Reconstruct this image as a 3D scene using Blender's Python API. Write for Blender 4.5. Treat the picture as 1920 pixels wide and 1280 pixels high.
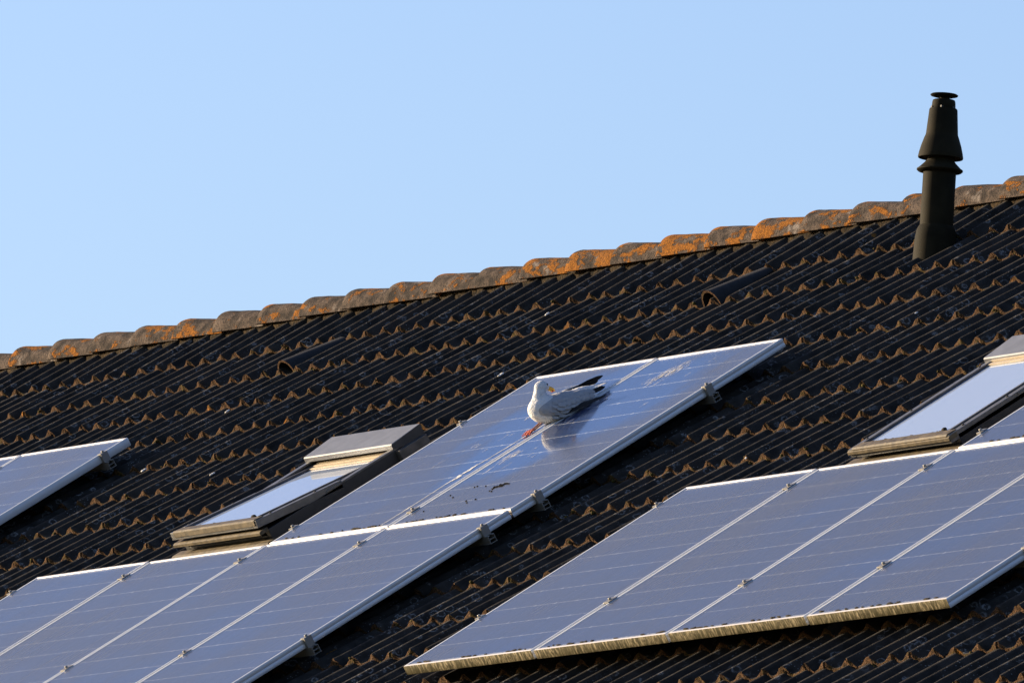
import bpy, bmesh, math, random
from mathutils import Vector, Matrix, Euler, noise

# ---------------------------------------------------------------- clear
for o in list(bpy.data.objects):
    bpy.data.objects.remove(o, do_unlink=True)
scene = bpy.context.scene
COL = scene.collection
rnd = random.Random(7)

# roof frame: u along the ridge, v up the slope, h out of the slope (h = 0 at the tile crests)
TH = math.radians(34.5)
CT, ST = math.cos(TH), math.sin(TH)
Z0 = 8.6
def W(u, v, h=0.0):
    return Vector((u, v * CT - h * ST, v * ST + h * CT + Z0))
RX = Matrix.Rotation(TH, 4, 'X')

# ---------------------------------------------------------------- camera
cam_d = bpy.data.cameras.new('camera')
cam = bpy.data.objects.new('camera', cam_d)
COL.objects.link(cam)
scene.camera = cam
right = Vector((0.53889, 0.72858, -0.42281))
up = Vector((0.08731, 0.45092, 0.88829))
fwd = Vector((-0.83784, 0.51560, -0.17939))
r3 = RX.to_3x3()
m = Matrix((r3 @ right, r3 @ up, -(r3 @ fwd))).transposed().to_4x4()
m.translation = W(47.0424, -29.4282, 11.1103)
cam.matrix_world = m
cam_d.sensor_width = 36.0
cam_d.lens = 24860.46 / 1920 * 36
cam_d.clip_start = 1.0
cam_d.clip_end = 20000.0

# ---------------------------------------------------------------- light
SUN_EL = math.radians(9.5)
sx, sy = -0.852, -0.517
k = math.hypot(sx, sy); sx /= k; sy /= k
sun_dir = Vector((sx * math.cos(SUN_EL), sy * math.cos(SUN_EL), math.sin(SUN_EL)))
world = bpy.data.worlds.new('World')
scene.world = world
world.use_nodes = True
wn = world.node_tree
wn.nodes.clear()
wo = wn.nodes.new('ShaderNodeOutputWorld')
wb = wn.nodes.new('ShaderNodeBackground')
sk = wn.nodes.new('ShaderNodeTexSky')
sk.sky_type = 'NISHITA'
sk.sun_disc = False
sk.sun_elevation = SUN_EL
sk.sun_rotation = math.atan2(sx, sy)
sk.air_density = 1.0
sk.dust_density = 1.3
sk.ozone_density = 1.6
sk.altitude = 0
wb.inputs['Strength'].default_value = 0.112
wt = wn.nodes.new('ShaderNodeMix')          # one even white balance for the whole sky
wt.data_type = 'RGBA'; wt.blend_type = 'MULTIPLY'
wt.inputs[0].default_value = 1.0
wt.inputs[7].default_value = (0.74, 0.79, 1.06, 1)
wn.links.new(sk.outputs[0], wt.inputs[6])
wn.links.new(wt.outputs[2], wb.inputs[0])
wn.links.new(wb.outputs[0], wo.inputs[0])
sd = bpy.data.lights.new('sun', 'SUN')
sd.energy = 5.0
sd.angle = math.radians(0.53)
sd.color = (1.0, 0.80, 0.54)
sun = bpy.data.objects.new('sun', sd)
COL.objects.link(sun)
sun.rotation_euler = (-sun_dir).to_track_quat('-Z', 'Y').to_euler()
sun.location = (0, -20, 40)
scene.view_settings.view_transform = 'Standard'
scene.view_settings.look = 'None'
scene.view_settings.exposure = 1.28
scene.view_settings.gamma = 1.0
scene.view_settings.use_curve_mapping = False

# ---------------------------------------------------------------- node helper
class NT:
    def __init__(self, name):
        self.mat = bpy.data.materials.new(name)
        self.mat.use_nodes = True
        self.t = self.mat.node_tree
        self.t.nodes.clear()
        self.out = self.t.nodes.new('ShaderNodeOutputMaterial')
    def put(self, sock, val):
        if hasattr(val, 'is_output'):
            self.t.links.new(val, sock)
        elif isinstance(val, (int, float)):
            try:
                sock.default_value = val
            except TypeError:
                sock.default_value = (val, val, val)
        else:
            v = list(val)
            n = len(sock.default_value)
            if len(v) < n:
                v = v + [1.0] * (n - len(v))
            sock.default_value = v[:n]
    def n(self, kind, out=0, props=None, **ins):
        nd = self.t.nodes.new(kind)
        for a, b in (props or {}).items():
            setattr(nd, a, b)
        for a, b in ins.items():
            key = int(a[1:]) if a[0] == 'i' and a[1:].isdigit() else a.replace('_', ' ')
            self.put(nd.inputs[key], b)
        return nd.outputs[out]
    def math(self, op, a, b=0.0, c=0.0, clamp=False):
        return self.n('ShaderNodeMath', props={'operation': op, 'use_clamp': clamp}, i0=a, i1=b, i2=c)
    def pos(self):
        return self.n('ShaderNodeNewGeometry', 0)
    def roof(self):
        p = self.n('ShaderNodeVectorMath', props={'operation': 'SUBTRACT'}, i0=self.pos(), i1=(0, 0, Z0))
        return self.n('ShaderNodeMapping', Vector=p, Rotation=(-TH, 0, 0))
    def scale(self, vec, s):
        return self.n('ShaderNodeVectorMath', props={'operation': 'MULTIPLY'}, i0=vec, i1=s)
    def noise(self, vec, scale, detail=4, rough=0.55):
        return self.n('ShaderNodeTexNoise', 0, Vector=vec, Scale=scale, Detail=detail, Roughness=rough)
    def ramp(self, fac, a, b):
        return self.n('ShaderNodeMapRange', 0, {'interpolation_type': 'SMOOTHSTEP'}, Value=fac, From_Min=a, From_Max=b)
    def mix(self, f, a, b):
        nd = self.t.nodes.new('ShaderNodeMix')
        nd.data_type = 'RGBA'
        self.put(nd.inputs[0], f); self.put(nd.inputs[6], a); self.put(nd.inputs[7], b)
        return nd.outputs[2]
    def pane(self, f0):
        gm = self.t.nodes.new('ShaderNodeNewGeometry')
        c = self.n('ShaderNodeVectorMath', 1, {'operation': 'DOT_PRODUCT'}, i0=gm.outputs['Incoming'], i1=gm.outputs['Normal'])
        c = self.math('SUBTRACT', 1.0, self.math('ABSOLUTE', c), clamp=True)
        return self.math('MULTIPLY_ADD', self.math('POWER', c, 5.0), 1.0 - f0, f0)
    def bump(self, h, strength=0.5, dist=0.01):
        return self.n('ShaderNodeBump', Height=h, Strength=strength, Distance=dist)
    def bsdf(self, **kw):
        return self.n('ShaderNodeBsdfPrincipled', **kw)
    def done(self, sh):
        self.t.links.new(sh, self.out.inputs[0])
        return self.mat

def simple(name, col, rough=0.6, metal=0.0, var=0.25, scale=40.0, bump=0.15, spec=0.5):
    q = NT(name)
    p = q.pos()
    nz = q.noise(p, scale)
    c = q.mix(q.ramp(nz, 0.3, 0.7), [x * (1 - var) for x in col], [x * (1 + var) for x in col])
    return q.done(q.bsdf(Base_Color=c, Roughness=rough, Metallic=metal, Specular_IOR_Level=spec,
                         Normal=q.bump(nz, bump, 0.004)))

# ---------------------------------------------------------------- materials
def mat_tile_top():
    q = NT('weathered_concrete_tile')
    p = q.roof()
    big = q.noise(p, 1.3, 3)
    mid = q.noise(p, 14, 5)
    fine = q.noise(p, 160, 3)
    base = q.mix(q.ramp(mid, 0.3, 0.7), (0.0105, 0.0092, 0.0078), (0.030, 0.0262, 0.0225))
    base = q.mix(q.math('MULTIPLY', q.ramp(big, 0.45, 0.75), 0.6), base, (0.034, 0.026, 0.020))
    # crustose lichen rings and pale specks
    wob = q.n('ShaderNodeVectorMath', props={'operation': 'ADD'}, i0=p,
              i1=q.scale(q.n('ShaderNodeTexNoise', 1, Vector=p, Scale=40.0), (0.02, 0.02, 0.02)))
    vd = q.n('ShaderNodeTexVoronoi', 0, Vector=wob, Scale=17.0, Randomness=1.0)
    ring = q.math('MULTIPLY', q.ramp(vd, 0.20, 0.28), q.math('SUBTRACT', 1.0, q.ramp(vd, 0.30, 0.40)))
    ring = q.math('MULTIPLY', ring, q.ramp(q.noise(p, 3.2, 3), 0.46, 0.58))
    ring = q.math('MULTIPLY', ring, q.ramp(fine, 0.4, 0.55))
    base = q.mix(q.math('MULTIPLY', ring, 0.85), base, (0.17, 0.165, 0.16))
    sp = q.n('ShaderNodeTexVoronoi', 0, Vector=p, Scale=70.0, Randomness=1.0)
    speck = q.math('MULTIPLY', q.math('SUBTRACT', 1.0, q.ramp(sp, 0.12, 0.22)), q.ramp(q.noise(p, 5.5, 3), 0.52, 0.6))
    base = q.mix(q.math('MULTIPLY', speck, 0.7), base, (0.22, 0.22, 0.22))
    # a few orange patches
    org = q.math('MULTIPLY', q.ramp(q.noise(p, 9, 4), 0.69, 0.73), q.ramp(mid, 0.4, 0.6))
    base = q.mix(q.math('MULTIPLY', org, 0.7), base, (0.20, 0.085, 0.008))
    b = q.bump(q.math('ADD', q.math('MULTIPLY', mid, 0.6), q.math('MULTIPLY', fine, 0.5)), 0.8, 0.006)
    return q.done(q.bsdf(Base_Color=base, Roughness=0.92, Specular_IOR_Level=0.15, Normal=b))

def mat_tile_nose():
    q = NT('broken_tile_nose')
    p = q.roof()
    mid = q.noise(p, 22, 5)
    fine = q.noise(p, 150, 4)
    base = q.mix(q.ramp(fine, 0.35, 0.65), (0.022, 0.012, 0.006), (0.108, 0.056, 0.025))
    base = q.mix(q.math('MULTIPLY', q.ramp(mid, 0.52, 0.68), 0.7), base, (0.050, 0.038, 0.008))
    org = q.ramp(q.noise(p, 6, 3), 0.66, 0.71)
    base = q.mix(q.math('MULTIPLY', org, 0.8), base, (0.19, 0.075, 0.006))
    b = q.bump(q.math('ADD', mid, fine), 1.0, 0.008)
    return q.done(q.bsdf(Base_Color=base, Roughness=0.95, Specular_IOR_Level=0.1, Normal=b))

def mat_ridge():
    q = NT('lichened_ridge_tile')
    p = q.pos()
    oi = q.n('ShaderNodeObjectInfo', 5)
    mid = q.noise(p, 16, 5)
    fine = q.noise(p, 120, 4)
    base = q.mix(q.ramp(mid, 0.3, 0.7), (0.024, 0.019, 0.016), (0.112, 0.082, 0.062))
    base = q.mix(q.math('MULTIPLY', q.ramp(fine, 0.48, 0.62), 0.7), base, (0.020, 0.017, 0.015))
    pale = q.ramp(q.noise(p, 8, 4), 0.60, 0.68)
    base = q.mix(q.math('MULTIPLY', pale, 0.6), base, (0.22, 0.19, 0.165))
    on = q.noise(q.scale(p, (1, 1.6, 1.6)), 7.5, 6, 0.68)
    sx_ = q.n('ShaderNodeSeparateXYZ', 0, Vector=p)
    mid_ = q.math('MULTIPLY', q.ramp(sx_, -7.0, -5.0), q.math('SUBTRACT', 1.0, q.ramp(sx_, -2.8, -1.8)))
    thr = q.math('ADD', q.math('MULTIPLY_ADD', oi, -0.11, 0.585), q.math('MULTIPLY', mid_, -0.055))
    org = q.n('ShaderNodeMapRange', 0, {'interpolation_type': 'SMOOTHSTEP'}, Value=on,
              From_Min=thr, From_Max=q.math('ADD', thr, 0.05))
    oc = q.mix(q.ramp(fine, 0.3, 0.7), (0.12, 0.042, 0.004), (0.29, 0.105, 0.008))
    base = q.mix(q.math('MULTIPLY', org, 0.93), base, oc)
    b = q.bump(q.math('ADD', q.math('ADD', mid, q.math('MULTIPLY', fine, 0.6)), q.math('MULTIPLY', org, 0.5)), 0.9, 0.008)
    return q.done(q.bsdf(Base_Color=base, Roughness=0.93, Specular_IOR_Level=0.1, Normal=b))

def mat_mortar():
    q = NT('mossy_mortar')
    p = q.pos()
    a = q.noise(q.scale(p, (1, 1, 0.4)), 60, 5)
    base = q.mix(q.ramp(a, 0.35, 0.7), (0.006, 0.0045, 0.003), (0.045, 0.028, 0.011))
    return q.done(q.bsdf(Base_Color=base, Roughness=0.95, Specular_IOR_Level=0.1, Normal=q.bump(a, 1.0, 0.01)))

def mat_glass(name, mask):
    q = NT(name)
    p = q.roof()
    # film of dust, thinner where the bird has wiped it and in rain runs down the slope
    runs = q.noise(q.scale(p, (9.0, 0.5, 1)), 6, 4)
    soft = q.noise(p, 1.1, 3)
    dust = q.math('MULTIPLY_ADD', runs, 0.5, q.math('MULTIPLY_ADD', soft, 1.2, 0.10))
    if mask:
        d = q.n('ShaderNodeVectorMath', props={'operation': 'SUBTRACT'}, i0=p, i1=(-2.34, 1.12, 0.1))
        d = q.n('ShaderNodeVectorMath', 1, {'operation': 'LENGTH'}, i0=q.scale(d, (1 / 0.80, 1 / 0.78, 0)))
        d = q.math('ADD', d, q.math('MULTIPLY_ADD', q.noise(q.scale(p, (1.5, 0.8, 1)), 2.5, 4), 0.9, -0.45))
        clean = q.math('SUBTRACT', 1.0, q.ramp(d, 0.62, 1.0))
        dust = q.math('MULTIPLY', dust, q.math('MULTIPLY_ADD', clean, -0.86, 1.0))
    fr = q.pane(0.056)
    rough = q.math('MULTIPLY_ADD', dust, 0.20, 0.055)
    gl = q.n('ShaderNodeBsdfGlossy', Color=(0.95, 0.97, 1.0), Roughness=rough)
    tr = q.n('ShaderNodeBsdfTransparent', Color=(0.93, 0.95, 0.97))
    s = q.n('ShaderNodeMixShader', i0=fr, i1=tr, i2=gl)
    sp = q.noise(p, 130, 3)
    dc = q.mix(q.ramp(sp, 0.3, 0.7), (0.080, 0.078, 0.076), (0.130, 0.126, 0.122))
    df = q.n('ShaderNodeBsdfDiffuse', Color=dc)
    s = q.n('ShaderNodeMixShader', i0=q.math('MULTIPLY', dust, 0.36), i1=s, i2=df)
    return q.done(s)

def mat_alu(name, tangent, col=(0.56, 0.56, 0.57), rough=0.46, aniso=0.55, metal=0.6):
    q = NT(name)
    p = q.pos()
    nz = q.noise(p, 30, 3)
    tv = q.n('ShaderNodeVectorTransform', props={'vector_type': 'VECTOR', 'convert_from': 'OBJECT', 'convert_to': 'WORLD'}, Vector=tangent)
    c = q.mix(nz, [x * 0.85 for x in col], col)
    return q.done(q.bsdf(Base_Color=c, Metallic=metal, Roughness=rough, Anisotropic=aniso, Anisotropic_Rotation=0.25, Tangent=tv))

def mat_algae():
    q = NT('algae_stained_rail')
    p = q.roof()
    a = q.noise(q.scale(p, (3.2, 1, 0.55)), 30, 5, 0.65)
    b = q.noise(q.scale(p, (1, 1, 0.6)), 70, 4)
    base = q.mix(q.ramp(a, 0.42, 0.66), (0.036, 0.030, 0.007), (0.29, 0.235, 0.14))
    base = q.mix(q.math('MULTIPLY', q.ramp(b, 0.50, 0.62), 0.8), base, (0.030, 0.022, 0.005))
    base = q.mix(q.math('MULTIPLY', q.ramp(q.noise(p, 9, 3), 0.5, 0.65), 0.6), base, (0.045, 0.036, 0.008))
    return q.done(q.bsdf(Base_Color=base, Roughness=0.75, Specular_IOR_Level=0.2, Normal=q.bump(b, 0.5, 0.004)))

def mat_skyglass():
    q = NT('coated_window_glass')
    p = q.roof()
    s = q.noise(p, 6, 3)
    fr = q.pane(0.07)
    gl = q.n('ShaderNodeBsdfGlossy', Color=(0.97, 0.98, 1.0), Roughness=q.math('MULTIPLY_ADD', s, 0.03, 0.01))
    df = q.n('ShaderNodeBsdfDiffuse', Color=(0.29, 0.35, 0.46))   # even pale blue diffuse colour mixed in to brighten the pane
    return q.done(q.n('ShaderNodeMixShader', i0=fr, i1=df, i2=gl))

M = {}
M['tile'] = mat_tile_top()
M['nose'] = mat_tile_nose()
M['ridge'] = mat_ridge()
M['mortar'] = mat_mortar()
M['glass'] = mat_glass('dusty_panel_glass', False)
M['glass_bird'] = mat_glass('partly_wiped_panel_glass', True)
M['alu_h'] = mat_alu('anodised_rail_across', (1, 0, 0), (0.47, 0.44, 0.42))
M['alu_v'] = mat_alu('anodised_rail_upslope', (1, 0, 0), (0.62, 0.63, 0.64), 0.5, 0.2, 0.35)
M['alu'] = mat_alu('mill_aluminium', (1, 0, 0), (0.25, 0.235, 0.21), 0.5, 0.0)
M['algae'] = mat_algae()
M['cell'] = simple('silicon_cell', (0.011, 0.033, 0.12), 0.35, 0.0, 0.2, 60, 0.0)
M['back'] = simple('white_backsheet', (0.52, 0.53, 0.55), 0.7, 0.0, 0.30, 45, 0.0)
M['skyglass'] = mat_skyglass()
M['cover'] = simple('grey_window_cladding', (0.115, 0.112, 0.108), 0.42, 0.35, 0.15, 25, 0.05)
M['hood'] = simple('pale_grey_hood', (0.145, 0.15, 0.165), 0.5, 0.2, 0.12, 12, 0.05)
M['tan'] = simple('weathered_tan_cladding', (0.090, 0.068, 0.038), 0.6, 0.0, 0.45, 30, 0.2, 0.3)
M['dark'] = simple('dark_window_frame', (0.020, 0.020, 0.021), 0.55, 0.0, 0.2, 30, 0.05)
M['wood'] = simple('pale_window_lining', (0.42, 0.34, 0.23), 0.5, 0.0, 0.1, 20, 0.05)
M['lead'] = simple('grey_flashing', (0.085, 0.08, 0.075), 0.55, 0.3, 0.3, 18, 0.3)
M['rubber'] = simple('black_gasket', (0.012, 0.012, 0.012), 0.7)
M['flue'] = simple('dark_flue_plastic', (0.0145, 0.0118, 0.006), 0.75, 0.0, 0.3, 9, 0.1, 0.06)
M['vent'] = simple('smooth_vent_tile', (0.013, 0.013, 0.0135), 0.8, 0.0, 0.2, 30, 0.2, 0.3)
M['moss'] = simple('dry_moss', (0.046, 0.036, 0.009), 0.95, 0.0, 0.5, 90, 0.8, 0.1)
M['dropping'] = simple('bird_dropping', (0.66, 0.64, 0.60), 0.9, 0.0, 0.15, 80, 0.4, 0.1)
qs = NT('smeared_dropping')
ps = qs.roof()
al = qs.math('MULTIPLY', qs.ramp(qs.noise(qs.scale(ps, (3.2, 0.9, 1)), 34, 5, 0.65), 0.45, 0.72), 0.72)
M['smear'] = qs.done(qs.n('ShaderNodeMixShader', i0=al, i1=qs.n('ShaderNodeBsdfTransparent'), i2=qs.n('ShaderNodeBsdfDiffuse', Color=(0.60, 0.59, 0.57))))
M['grime'] = simple('dark_debris', (0.040, 0.034, 0.026), 0.95, 0.0, 0.4, 90, 0.5, 0.1)
M['wall'] = simple('brick_wall', (0.28, 0.15, 0.10), 0.9, 0.0, 0.25, 14, 0.3)
M['ground'] = simple('rough_grass', (0.06, 0.075, 0.025), 0.95, 0.0, 0.4, 1.5, 0.4)

# ---------------------------------------------------------------- mesh helper
class MB:
    def __init__(self):
        self.v = []; self.f = []; self.mi = []
    def add(self, vs, fs, mi=0):
        b = len(self.v)
        self.v += [tuple(x) for x in vs]
        for f in fs:
            self.f.append(tuple(i + b for i in f)); self.mi.append(mi)
    def box(self, a, b, mi=0):
        (x0, y0, z0), (x1, y1, z1) = a, b
        self.add([(x0, y0, z0), (x1, y0, z0), (x1, y1, z0), (x0, y1, z0), (x0, y0, z1), (x1, y0, z1), (x1, y1, z1), (x0, y1, z1)],
                 [(3, 2, 1, 0), (4, 5, 6, 7), (0, 1, 5, 4), (1, 2, 6, 5), (2, 3, 7, 6), (3, 0, 4, 7)], mi)
    def sweep(self, prof, p0, p1, side, upv, mi=0, miter0=0.0, miter1=0.0):
        """closed profile of (s, t) points swept from p0 to p1; miter shifts each end by s"""
        p0, p1, side, upv = map(Vector, (p0, p1, side, upv))
        d = (p1 - p0).normalized()
        n = len(prof)
        vs = [p0 + side * s + upv * t + d * (s * miter0) for s, t in prof] + [p1 + side * s + upv * t + d * (s * miter1) for s, t in prof]
        fs = [(i, (i + 1) % n, n + (i + 1) % n, n + i) for i in range(n)]
        fs += [tuple(range(n - 1, -1, -1)), tuple(range(n, 2 * n))]
        self.add(vs, fs, mi)
    def lathe(self, prof, seg=40, mi=0, centre=(0, 0)):
        vs = []; fs = []
        for r, z in prof:
            for i in range(seg):
                a = 2 * math.pi * i / seg
                vs.append((centre[0] + r * math.cos(a), centre[1] + r * math.sin(a), z))
        for k in range(len(prof) - 1):
            for i in range(seg):
                j = (i + 1) % seg
                fs.append((k * seg + i, k * seg + j, (k + 1) * seg + j, (k + 1) * seg + i))
        fs.append(tuple(range(seg - 1, -1, -1)))
        fs.append(tuple((len(prof) - 1) * seg + i for i in range(seg)))
        self.add(vs, fs, mi)
    def ellipsoid(self, c, r, rot=None, seg=14, rings=9, mi=0, jit=0.0):
        vs = []; fs = []
        c = Vector(c)
        for i in range(rings + 1):
            ph = math.pi * i / rings
            for j in range(seg):
                a = 2 * math.pi * j / seg
                q = Vector((r[0] * math.sin(ph) * math.cos(a), r[1] * math.sin(ph) * math.sin(a), r[2] * math.cos(ph)))
                if jit:
                    q *= 1 + rnd.uniform(-jit, jit)
                if rot is not None:
                    q = rot @ q
                vs.append(c + q)
        for i in range(rings):
            for j in range(seg):
                fs.append((i * seg + j, (i + 1) * seg + j, (i + 1) * seg + (j + 1) % seg, i * seg + (j + 1) % seg))
        self.add(vs, fs, mi)
    def mesh(self, name, mats, smooth=False, bevel=0.0):
        me = bpy.data.meshes.new(name)
        me.from_pydata(self.v, [], self.f)
        for mt in mats:
            me.materials.append(mt)
        me.polygons.foreach_set('material_index', self.mi)
        bm = bmesh.new(); bm.from_mesh(me)
        bmesh.ops.remove_doubles(bm, verts=bm.verts, dist=1e-6)
        bmesh.ops.recalc_face_normals(bm, faces=bm.faces)
        if bevel:
            bmesh.ops.bevel(bm, geom=[e for e in bm.edges if len(e.link_faces) == 2 and e.calc_face_angle(0) > 0.5],
                            offset=bevel, segments=2, affect='EDGES', profile=0.6, clamp_overlap=True)
        bm.to_mesh(me); bm.free()
        if smooth:
            me.polygons.foreach_set('use_smooth', [True] * len(me.polygons))
            try:
                me.set_sharp_from_angle(angle=math.radians(smooth if smooth is not True else 50))
            except Exception:
                pass
        me.update()
        return me
    def build(self, name, mats, parent=None, smooth=False, bevel=0.0, **kw):
        if not isinstance(mats, (list, tuple)):
            mats = [mats]
        o = bpy.data.objects.new(name, self.mesh(name, mats, smooth, bevel))
        COL.objects.link(o)
        o.parent = parent
        for a, b in kw.items():
            o[a] = b
        return o

def empty(name, mat, label, cat, group=None):
    o = bpy.data.objects.new(name, None)
    o.empty_display_size = 0.1
    COL.objects.link(o)
    o.matrix_world = mat
    o['label'] = label; o['category'] = cat
    if group:
        o['group'] = group
    return o
def on_roof(u, v, h=0.0):
    return Matrix.Translation(W(u, v, h)) @ RX

def child(name, me, parent, loc=(0, 0, 0), rot=(0, 0, 0)):
    o = bpy.data.objects.new(name, me)
    COL.objects.link(o)
    o.parent = parent
    o.location = loc; o.rotation_euler = rot
    return o

# ---------------------------------------------------------------- layout data
TW = 0.151086           # one roll of the roof tile
DV = 0.351706           # course gauge
U0, V0 = -10.156421, 3.003758   # a crest of the top course
PW, PL, PITCH = 0.9918, 1.651, 1.011265
A_U, A_V = -5.480876, 0.028
B_U, B_V = 0.0, 0.0
H = 0.10                # top of the panels above the tile crests
def col(base, c):
    return base + c * PITCH + 0.5 * (PITCH - PW)
panels = []   # (u0, v0, key, label)
def P_(u, v, key, label):
    panels.append((u, v, key, label))
lo, upr = -0.006 - PL, 0.006
P_(col(A_U, 0), A_V + lo, 'A', 'leftmost solar panel of the four in the row below the open roof window')
P_(col(A_U, 1), A_V + lo, 'A', 'solar panel directly below the front of the open roof window')
P_(col(A_U, 2), A_V + lo, 'A', 'lower row solar panel directly below the panel left of the gull')
P_(col(A_U, 3), A_V + lo, 'A', 'lower row solar panel at the right end, below the speckled panel')
P_(col(A_U, 2), A_V + upr, 'A', 'solar panel under the gull with a long white streak, beside the open roof window')
P_(col(A_U, 3), A_V + upr, 'A', 'solar panel right of the gull with white dropping smears and dark specks')
P_(col(B_U, 0), B_V + lo, 'B', 'leftmost solar panel of the lower right row with algae stained front edge')
P_(col(B_U, 1), B_V + lo, 'B', 'second solar panel from left in the lower right row, under the closed roof window')
P_(col(B_U, 2), B_V + lo, 'B', 'third solar panel from left in the lower right row')
P_(col(B_U, 3), B_V + lo, 'B', 'rightmost solar panel of the lower right row, with exposed right edge')
P_(col(B_U, 2), B_V + upr, 'B', 'solar panel just right of the closed roof window, cut by the photo edge')
P_(-7.139 - PW, 1.733 - PL, 'C', 'solar panel with bare right side at the left photo edge')
P_(-7.139 - PITCH - PW, 1.733 - PL, 'C', 'solar panel cut by the left photo edge, left of its neighbour')
WIN = [(-4.51, 0.19, 5.6), (1.04, 0.14, 0.0)]     # roof windows: u0, v0, opening angle
WW, WL = 0.745, 0.98

def to_px(p):
    c = cam.matrix_world.inverted() @ p
    return 960 + 24860.46 * c.x / -c.z, 640 - 24860.46 * c.y / -c.z, -c.z

# ---------------------------------------------------------------- setting
g = MB()
g.add([(-4000, -4000, 0), (4000, -4000, 0), (4000, 4000, 0), (-4000, 4000, 0)], [(0, 1, 2, 3)])
g.build('ground', M['ground'], kind='structure')

house = empty('house', Matrix.Translation((0, 0, 0)), 'long terraced house with a dark roof of corrugated concrete tiles', 'house')
VR = 3.45; VE = -6.0; UL, UR = -14.0, 8.0
yr, zr = VR * CT, VR * ST + Z0
ye, ze = W(0, VE).y, W(0, VE).z
w = MB()
w.box((UL + 0.3, ye + 0.5, -0.2), (UR - 0.3, 2 * yr - ye - 0.5, ze - 0.1))
w.build('wall', M['wall'], house)
r = MB()
dz = 0.10 / CT
prof = [(ye, ze - dz), (yr, zr - dz), (2 * yr - ye, ze - dz), (2 * yr - ye, ze - dz - 0.2), (yr, zr - dz - 0.2), (ye, ze - dz - 0.2)]
n = len(prof)
vs = [(UL, y, z) for y, z in prof] + [(UR, y, z) for y, z in prof]
fs = [(i, (i + 1) % n, n + (i + 1) % n, n + i) for i in range(n)]
r.add(vs, fs + [(0, 1, 4, 5), (1, 2, 3, 4), (n, n + 5, n + 4, n + 1), (n + 1, n + 4, n + 3, n + 2)])
roof = r.build('roof', M['tile'], house)

# ---------------------------------------------------------------- roof tiles
PK = 0.66
def wave(s, lap):
    s = s % 1.0
    pk = PK + (0.05 if lap else -0.03)
    if s < pk:
        a = (s / pk) ** (1.25 if not lap else 1.5)
        return 0.5 - 0.5 * math.cos(math.pi * a)
    a = (s - pk) / (1 - pk)
    return 0.5 + 0.5 * math.cos(math.pi * a ** (0.95 if not lap else 0.85))
def surf(s, t, lap):
    """height of the tile at wave position s, t = 0 nose .. 1 head"""
    crest = 0.0 - 0.025 * t
    vall = -0.037 - 0.011 * t
    return vall + (crest - vall) * wave(s, lap)
SS = [0, 0.13, 0.27, 0.40, 0.51, 0.58, 0.63, 0.67, 0.71, 0.77, 0.84, 0.92]
def tile_mesh(seed):
    rr = random.Random(seed)
    mb = MB()
    cols = [(s, 0) for s in SS] + [(s + 1, 1) for s in SS] + [(2.0, 1)]
    rows = [0.0, 0.12, 0.5, 1.0]
    nc = len(cols)
    jog = [rr.uniform(-0.004, 0.004) for _ in cols]
    vs = []
    for t in rows:
        for i, (s, lap) in enumerate(cols):
            j = rr.uniform(-0.0012, 0.0012)
            y = t * (DV + 0.03)
            if t == 0.0:
                y += jog[i]
            hh = surf(s, t * (DV + 0.03) / DV, lap) + j
            if lap and s > 1 + PK and s < 2:
                hh += 0.003
            vs.append((s * TW + (0 if t else rr.uniform(-0.002, 0.002)), y, hh))
    fs = []
    for a in range(len(rows) - 1):
        for i in range(nc - 1):
            fs.append((a * nc + i, a * nc + i + 1, (a + 1) * nc + i + 1, (a + 1) * nc + i))
    mb.add(vs, fs, 0)
    # rough nose: three rings of points down to the tile below
    vs2 = []
    for q, f in enumerate((0.0, 0.35, 0.7, 1.0)):
        for i, (s, lap) in enumerate(cols):
            top = vs[i]
            bot = surf(s, 1.0, lap) - 0.003 - (0.003 if q == 3 else 0)
            if q == 0:
                vs2.append(top)
            else:
                vs2.append((top[0] + rr.uniform(-0.003, 0.003), top[1] + rr.uniform(-0.004, 0.003) - 0.006 * f,
                            top[2] + (bot - top[2]) * f + rr.uniform(-0.002, 0.002)))
    fs2 = []
    for q in range(3):
        for i in range(nc - 1):
            fs2.append((q * nc + i, (q + 1) * nc + i, (q + 1) * nc + i + 1, q * nc + i + 1))
    mb.add(vs2, fs2, 1)
    # side returns
    for i in (0, nc - 1):
        a = [vs[k * nc + i] for k in range(len(rows))]
        b = [(x, y, z - 0.02) for x, y, z in a]
        mb.add(a + b, [(k, k + 1, len(rows) + k + 1, len(rows) + k) for k in range(len(rows) - 1)], 0)
    me = mb.mesh('roof_tile', [M['tile'], M['nose']], smooth=60)
    return me, mb
TM = [tile_mesh(s) for s in range(7)]

def blocked(u, v, pad=0.0):
    for (pu, pv, k_, l_) in panels:
        if pu - pad < u < pu + PW + pad and pv - pad < v < pv + PL + pad:
            return True
    return False
def in_window(u, v):
    for wu, wv, a in WIN:
        if wu - 0.02 < u < wu + WW + 0.02 and wv - 0.02 < v < wv + WL + 0.04:
            return True
    return False
tiles = []
for kk in range(0, 18):
    v = V0 - DV * kk
    i0 = int((-12.2 - U0) / (2 * TW)); i1 = int((6.6 - U0) / (2 * TW))
    for i in range(i0 - 1, i1 + 1):
        u = U0 - PK * TW + i * 2 * TW
        cx, cy, cz = to_px(W(u + TW, v + 0.1, 0))
        if cx < -250 or cx > 2150 or cy > 1500:
            continue
        if in_window(u + TW * 0.6, v + DV * 0.35) and in_window(u + TW * 1.4, v + DV * 0.7):
            continue
        vis = 0 < cx < 1920 and 0 < cy < 1280 and not blocked(u + TW, v, 0.02)
        # noses behind a panel as seen from the camera are hidden too
        tiles.append((0 if vis else 1, cz, u, v, rnd.randrange(len(TM))))
tiles.sort()
stuff_v = []; stuff_f = []; stuff_m = []
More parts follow.
